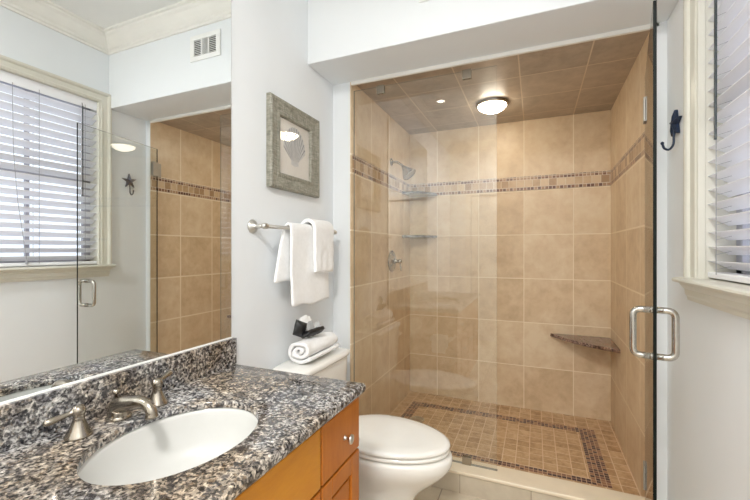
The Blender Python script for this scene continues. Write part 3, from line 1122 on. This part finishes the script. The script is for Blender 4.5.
for s in (-1, 1):        # ears of the hinge
    vs_ = [bm.verts.new((0.0069, cy_, cz_ - 0.004)), bm.verts.new((0.0069, cy_ + s * 0.034, cz_ + 0.002)), bm.verts.new((0.0069, cy_ + s * 0.030, cz_ + 0.026)), bm.verts.new((0.0069, cy_, cz_ + 0.020))]
    bm.faces.new(vs_).material_index = 0
finish('shell_print', bm, [SHELL_L, SHELL_D], pf)
bm = bmesh.new()
box(bm, 0.0078, 0.0088, py0 + 0.0812, py1 - 0.0812, pz0 + 0.0812, pz1 - 0.0812)
finish('picture_glass', bm, glass_mat('picture_glazing', (0.99, 0.99, 0.99), 1.25), pf)

# ------------------------------------------------------------------ starfish hook
sh = thing('starfish_hook', 'navy cast iron starfish hook on the wall beside the window', 'wall hook', (W, 1.935, 1.80))
sc_y, sc_z = 1.935, 1.824
bm = bmesh.new()
cen = bm.verts.new((W - 0.026, sc_y, sc_z))
ri = []
for i in range(10):
    a = PI / 2 + 2 * PI * i / 10 + 0.06
    R_ = 0.058 if i % 2 == 0 else 0.021
    ri.append((a, R_))
front = []
for a, R_ in ri:
    front.append(bm.verts.new((W - (0.014 if R_ > 0.03 else 0.013), sc_y + R_ * math.cos(a), sc_z + R_ * math.sin(a))))
ridge = []
for i, (a, R_) in enumerate(ri):
    if i % 2 == 0:
        ridge.append(bm.verts.new((W - 0.023, sc_y + R_ * 0.55 * math.cos(a), sc_z + R_ * 0.55 * math.sin(a))))
back = [bm.verts.new((W - 0.0005, v.co.y, v.co.z)) for v in front]
for i in range(5):
    k0 = 2 * i
    for kk, order in (((k0 + 1) % 10, 1), ((k0 - 1) % 10, -1)):
        bm.faces.new((front[k0], front[kk], ridge[i]))
        bm.faces.new((ridge[i], front[kk], cen))
for i in range(10):
    j = (i + 1) % 10
    bm.faces.new((front[i], front[j], back[j], back[i]))
bm.faces.new(back)
finish('star', bm, IRON, sh, bevel=0.002)
bm = bmesh.new()
hp = smoothpath([(W - 0.010, sc_y, sc_z - 0.010), (W - 0.014, sc_y, sc_z - 0.050), (W - 0.016, sc_y, sc_z - 0.085), (W - 0.030, sc_y, sc_z - 0.105),
                 (W - 0.047, sc_y, sc_z - 0.098), (W - 0.053, sc_y, sc_z - 0.078)], 6)
tube(bm, hp, 0.0045, 12)
lathe(bm, (W - 0.0535, sc_y, sc_z - 0.083), (0, 0, 1), [(0.004, 0), (0.0065, 0.004), (0.0065, 0.009), (0.002, 0.013)], 14)
finish('hook', bm, IRON, sh, smooth=True)

# ------------------------------------------------------------------ air vent on the soffit
ve = thing('air_vent', 'white metal air register high on the soffit over the shower', 'air vent', (0.765, YF, 2.585))
vx0, vx1, vz0, vz1 = 0.640, 0.892, 2.503, 2.665
bm = bmesh.new()
box(bm, vx0 + 0.03, vx1 - 0.03, YF - 0.002, YF - 0.0004, vz0 + 0.028, vz1 - 0.028)  # thin dark sheet standing in for the shade behind the louvers
finish('duct_shade_sheet', bm, DUCT_SHADE, ve)
bm = bmesh.new()
for a, b, c, d in ((vx0, vx1, vz0, vz0 + 0.030), (vx0, vx1, vz1 - 0.030, vz1), (vx0, vx0 + 0.034, vz0 + 0.03, vz1 - 0.03), (vx1 - 0.034, vx1, vz0 + 0.03, vz1 - 0.03),
                   (vx0 + 0.092, vx0 + 0.100, vz0 + 0.03, vz1 - 0.03), (vx1 - 0.100, vx1 - 0.092, vz0 + 0.03, vz1 - 0.03)):
    box(bm, a, b, YF - 0.009, YF - 0.0004, c, d)
finish('vent_frame', bm, VENTW, ve, bevel=0.002)
cols = ((vx0 + 0.034, vx0 + 0.092, 0), (vx0 + 0.100, vx1 - 0.100, 1), (vx1 - 0.092, vx1 - 0.034, 0))
for a, b, v_ in cols:
    if v_ == 0:
        for i in range(9):
            zz = vz0 + 0.036 + i * 0.0113
            bm = bmesh.new()
            box(bm, a, b, YF - 0.008, YF - 0.003, zz - 0.0012, zz + 0.0012)
            finish('louver', bm, VENTW, ve)
    else:
        for i in range(5):
            xx = a + 0.005 + i * (b - a - 0.01) / 4
            bm = bmesh.new()
            box(bm, xx - 0.0016, xx + 0.0016, YF - 0.008, YF - 0.003, vz0 + 0.031, vz1 - 0.031)
            finish('louver', bm, VENTW, ve)

# ------------------------------------------------------------------ shower glass
GY = 2.120
pa = thing('shower_screen', 'fixed clear glass shower panel on the left of the opening', 'glass panel', (0.54, GY, 0.122))
gx0, gx1, gz0, gz1 = XO + 0.003, 0.972, 0.126, 2.285


def pane(name, parent, corners, th, z0, z1):
    """corners: two (x, y) ends of the pane's centre line; faces glass, edges dark"""
    a, b = Vector((*corners[0], 0)), Vector((*corners[1], 0))
    d = (b - a).normalized()
    n_ = Vector((-d.y, d.x, 0)) * th / 2
    bm = bmesh.new()
    P = [a - n_, b - n_, b + n_, a + n_]
    vb = [bm.verts.new((p.x, p.y, z0)) for p in P]
    vt = [bm.verts.new((p.x, p.y, z1)) for p in P]
    for i in range(4):
        j = (i + 1) % 4
        f = bm.faces.new((vb[i], vb[j], vt[j], vt[i]))
        f.material_index = 0 if i in (0, 2) else 1
    bm.faces.new(vb[::-1]).material_index = 1
    bm.faces.new(vt).material_index = 2
    return finish(name, bm, [GLASS, EDGE_F if name == 'fixed_pane' else EDGE, EDGE_F], parent)


EDGE_F = plain('glass_edge_clear', (0.30, 0.32, 0.29), 0.2, vary=0.1)
pane('fixed_pane', pa, ((gx0, GY), (gx1, GY)), 0.006, gz0, gz1)
for cx_, zz in ((0.305, 1), (0.815, 1), (0.815, 0)):
    bm = bmesh.new()
    za, zb = (2.240, 2.290) if zz else (0.1225, 0.165)
    box(bm, cx_ - 0.024, cx_ + 0.024, GY - 0.0115, GY - 0.0035, za, zb)
    box(bm, cx_ - 0.024, cx_ + 0.024, GY + 0.0035, GY + 0.0115, za, zb)
    finish('glass_clamp', bm, NICKEL, pa, bevel=0.0015)
bm = bmesh.new()
box(bm, gx0, gx1 + 0.004, GY - 0.0065, GY - 0.0035, 0.1223, 0.1265)
box(bm, gx0, gx1 + 0.004, GY + 0.0035, GY + 0.0065, 0.1223, 0.1265)
finish('bottom_seal', bm, plain('seal', (0.30, 0.27, 0.22), 0.8, vary=0.1), pa)
bm = bmesh.new()
box(bm, XO + 0.0002, XO + 0.0026, GY - 0.004, GY + 0.004, 0.124, 2.285)
finish('wall_channel', bm, plain('channel', (0.16, 0.15, 0.14), 0.4, 0.3, vary=0.1), pa)

# swinging door, standing open towards the room
hx, hy = 1.637, 2.118
ex, ey = 1.517, 1.478
DZ0, DZ1 = 0.135, 2.105
dr = thing('shower_door', 'open clear glass shower door with a nickel pull handle', 'shower door', (hx, hy, DZ0))
pane('door_pane', dr, ((hx, hy), (ex, ey)), 0.010, DZ0, DZ1)
dv = Vector((ex - hx, ey - hy, 0)).normalized()
dn = Vector((-dv.y, dv.x, 0))        # towards +x or -x
if dn.x < 0:
    dn = -dn
for zz in (0.262, 1.942):
    bm = bmesh.new()
    c = Vector((hx, hy, zz))
    for s in (-1, 1):
        o_ = c + dn * (s * 0.0085)
        P = []
        for t_1, n_1 in ((-0.003, -0.003), (0.052, -0.003), (0.052, 0.003), (-0.003, 0.003)):
            P.append(o_ + dv * t_1 + dn * n_1)
        rings(bm, [[Vector((p.x, p.y, zz - 0.055)) for p in P], [Vector((p.x, p.y, zz + 0.055)) for p in P]])
    box(bm, hx + 0.010, WF + 0.0002, hy - 0.004, hy + 0.018, zz - 0.055, zz + 0.055)
    box(bm, WF - 0.006, WF + 0.0002, hy + 0.0, hy + 0.05, zz - 0.055, zz + 0.055)
    finish('hinge', bm, plain('hinge_nickel', (0.42, 0.40, 0.36), 0.5, 0.6, vary=0.05), dr, bevel=0.001)
at = Vector((ex, ey, 0)) - dv * 0.062
bm = bmesh.new()
hz0, hz1, hd = 0.943, 1.099, 0.058
for s in (-1, 1):
    q = at + dn * (s * hd)
    b_ = at + dn * (s * 0.0052)
    tube(bm, fillet([(b_.x, b_.y, hz0), (q.x, q.y, hz0), (q.x, q.y, hz1), (b_.x, b_.y, hz1)], 0.024, 8), 0.0108, 18)
    for z_ in (hz0, hz1):
        lathe(bm, (b_.x, b_.y, z_), dn * s, [(0.0125, 0), (0.0125, 0.003), (0.010, 0.0035)], 18)
finish('pull_handle', bm, plain('handle_nickel', (0.50, 0.48, 0.44), 0.22, 1.0, vary=0.05, nscale=60), dr, smooth=True)

# ------------------------------------------------------------------ shower fittings
s1 = thing('shower_sprayer', 'brushed nickel shower head on the left shower wall', 'shower head', (XO, 2.78, 1.985))
bm = bmesh.new()
sy_, sz_ = 2.775, 1.985
lathe(bm, (XO + 0.0035, sy_, sz_), (1, 0, 0), [(0.030, 0), (0.030, 0.003), (0.022, 0.008), (0.012, 0.014)], 24)
finish('flange', bm, NICKEL, s1, smooth=True)
bm = bmesh.new()
tube(bm, smoothpath([(XO + 0.004, sy_, sz_), (XO + 0.045, sy_, sz_ - 0.004), (XO + 0.085, sy_, sz_ - 0.028), (XO + 0.105, sy_, sz_ - 0.050)], 6), 0.0095, 14)
finish('arm', bm, NICKEL, s1, smooth=True)
bm = bmesh.new()
lathe(bm, (XO + 0.098, sy_, sz_ - 0.042), (0.62, 0, -0.78), [(0.012, 0), (0.015, 0.008), (0.020, 0.016), (0.022, 0.026), (0.033, 0.040), (0.046, 0.062), (0.052, 0.078), (0.057, 0.082), (0.057, 0.090), (0.050, 0.095), (0.020, 0.096)], 32)
finish('spray_head', bm, NICKEL, s1, smooth=True)
s2 = thing('shower_valve', 'nickel shower valve with lever handle on the left shower wall', 'shower valve', (XO, 2.78, 1.21))
bm = bmesh.new()
vy, vz = 2.790, 1.212
lathe(bm, (XO + 0.0003, vy, vz), (1, 0, 0), [(0.082, 0), (0.084, 0.003), (0.078, 0.008), (0.060, 0.010), (0.054, 0.014), (0.040, 0.020), (0.028, 0.026)], 40)
finish('escutcheon', bm, NICKEL, s2, smooth=True)
bm = bmesh.new()
lathe(bm, (XO + 0.024, vy, vz), (1, 0, 0), [(0.024, 0), (0.016, 0.014), (0.012, 0.030), (0.016, 0.038), (0.018, 0.048), (0.012, 0.058), (0.003, 0.060)], 24)
tube(bm, [(XO + 0.070, vy, vz - 0.008), (XO + 0.073, vy, vz - 0.030), (XO + 0.077, vy, vz - 0.055), (XO + 0.079, vy, vz - 0.075)], 0.006, 12, radii=[0.006, 0.0045, 0.007, 0.004])
finish('lever_handle', bm, NICKEL, s2, smooth=True)


def corner_slab(name, pts, z0, z1, mat):
    bm = bmesh.new()
    rings(bm, [[Vector((x, y, z0)) for x, y in pts], [Vector((x, y, z1)) for x, y in pts]])
    return finish(name, bm, mat, bevel=0.003)


for zt, lab in ((1.792, 'upper granite corner shelf, just under the mosaic border'), (1.425, 'lower granite corner shelf, level with the shower valve')):
    R_ = 0.245
    cc = (XO + e + 0.0005, YB - e - 0.0005)
    pts = [cc] + [(cc[0] + R_ * math.sin(a), cc[1] - R_ * 0.98 * math.cos(a)) for a in [PI / 2 * i / 16 for i in range(17)]]
    if zt > 1.7765:
        pass
    o_ = corner_slab('corner_shelf', pts, zt - 0.020, zt, GRAN_S)
    tag(o_, lab, 'shelf', 'granite corner shelves')
cc = (WB - 0.004, YB - 0.0005)
pts = [cc, (cc[0] - 0.405, cc[1])]
for i in range(1, 12):
    t = i / 12
    x = (1 - t) * (cc[0] - 0.405) + t * cc[0]
    y = (1 - t) * cc[1] + t * (cc[1] - 0.37)
    b_ = math.sin(t * PI) * 0.050
    pts.append((x - b_ * 0.63, y - b_ * 0.77))
pts.append((cc[0], cc[1] - 0.37))
o_ = corner_slab('shower_bench', pts, 0.626, 0.650, GRAN_B)
tag(o_, 'brown granite corner seat low in the right shower corner', 'shower seat')

sd = thing('shower_drain', 'round metal drain in the shower floor behind the toilet', 'drain', (0.345, 2.74, 0.03))
bm = bmesh.new()
lathe(bm, (0.345, 2.74, 0.0303), (0, 0, 1), [(0.055, 0), (0.055, 0.003), (0.050, 0.004), (0.046, 0.002)], 32)
finish('drain_ring', bm, NICKEL_S, sd, smooth=True)
bm = bmesh.new()
for i in range(7):
    xx = 0.345 - 0.036 + i * 0.012
    h_ = math.sqrt(max(0.046 ** 2 - (xx - 0.345) ** 2, 0))
    box(bm, xx - 0.0025, xx + 0.0025, 2.74 - h_, 2.74 + h_, 0.0303, 0.0322)
finish('drain_grate', bm, NICKEL_S, sd)

# ------------------------------------------------------------------ lamps
lg = thing('shower_ceiling_light', 'glowing glass dome light on the tiled shower ceiling', 'ceiling light', (0.88, 2.80, ZSC))
bm = bmesh.new()
lathe(bm, (0.88, 2.80, ZSC - 0.0003), (0, 0, -1), [(0.112, 0), (0.114, 0.008), (0.108, 0.015), (0.100, 0.017)], 40)
finish('light_rim', bm, NICKEL, lg, smooth=True)
bm = bmesh.new()
lathe(bm, (0.88, 2.80, ZSC - 0.016), (0, 0, -1), [(0.099, 0), (0.094, 0.010), (0.082, 0.023), (0.062, 0.035), (0.038, 0.044), (0.012, 0.048)], 40)
finish('glass_dome', bm, emit('shower_dome_glow', (1.0, 0.88, 0.70), SHOWER_E), lg, smooth=True)

cn = thing('recessed_light', 'small round recessed light in the ceiling above the basin', 'ceiling light', (0.263, 0.36, ZC))
bm = bmesh.new()
lathe(bm, (0.263, 0.36, ZC - 0.0003), (0, 0, -1), [(0.060, 0), (0.060, 0.004), (0.044, 0.007), (0.042, 0.003)], 32)
finish('trim_ring', bm, VENTW, cn, smooth=True)
bm = bmesh.new()
lathe(bm, (0.263, 0.36, ZC - 0.0035), (0, 0, -1), [(0.040, 0), (0.034, 0.003), (0.01, 0.005)], 32)
finish('bulb_lens', bm, emit('can_glow', (1.0, 0.95, 0.86), CAN_E), cn, smooth=True)

rl = thing('added_fill_light', 'added fill light, an unseen dome on the bathroom ceiling', 'ceiling light', (1.0, -0.45, ZC))  # dome added out of view behind the camera as room fill
bm = bmesh.new()
lathe(bm, (1.0, -0.45, ZC - 0.0003), (0, 0, -1), [(0.20, 0), (0.20, 0.014), (0.185, 0.022)], 40)
finish('light_rim', bm, NICKEL_S, rl, smooth=True)
bm = bmesh.new()
lathe(bm, (1.0, -0.45, ZC - 0.0215), (0, 0, -1), [(0.184, 0), (0.175, 0.02), (0.15, 0.04), (0.11, 0.055), (0.06, 0.064), (0.01, 0.066)], 40)
finish('glass_dome', bm, emit('fill_dome_glow', (1.0, 0.985, 0.965), 24.0), rl, smooth=True)
la = lamp_area('fill_lamp', (1.0, -0.45, ZC - 0.10), 0.34, ROOM_FILL, (1.0, 0.985, 0.965))  # added fill, the main light of the room
pd = bpy.data.lights.new('fill_point', 'POINT')  # second added fill, to lift the ceiling and upper walls
pd.energy = 9.0
pd.color = (1.0, 0.985, 0.965)
pd.shadow_soft_size = 0.10
po = bpy.data.objects.new('fill_point', pd)
C.objects.link(po)
po.location = (1.0, -0.45, ZC - 0.22)
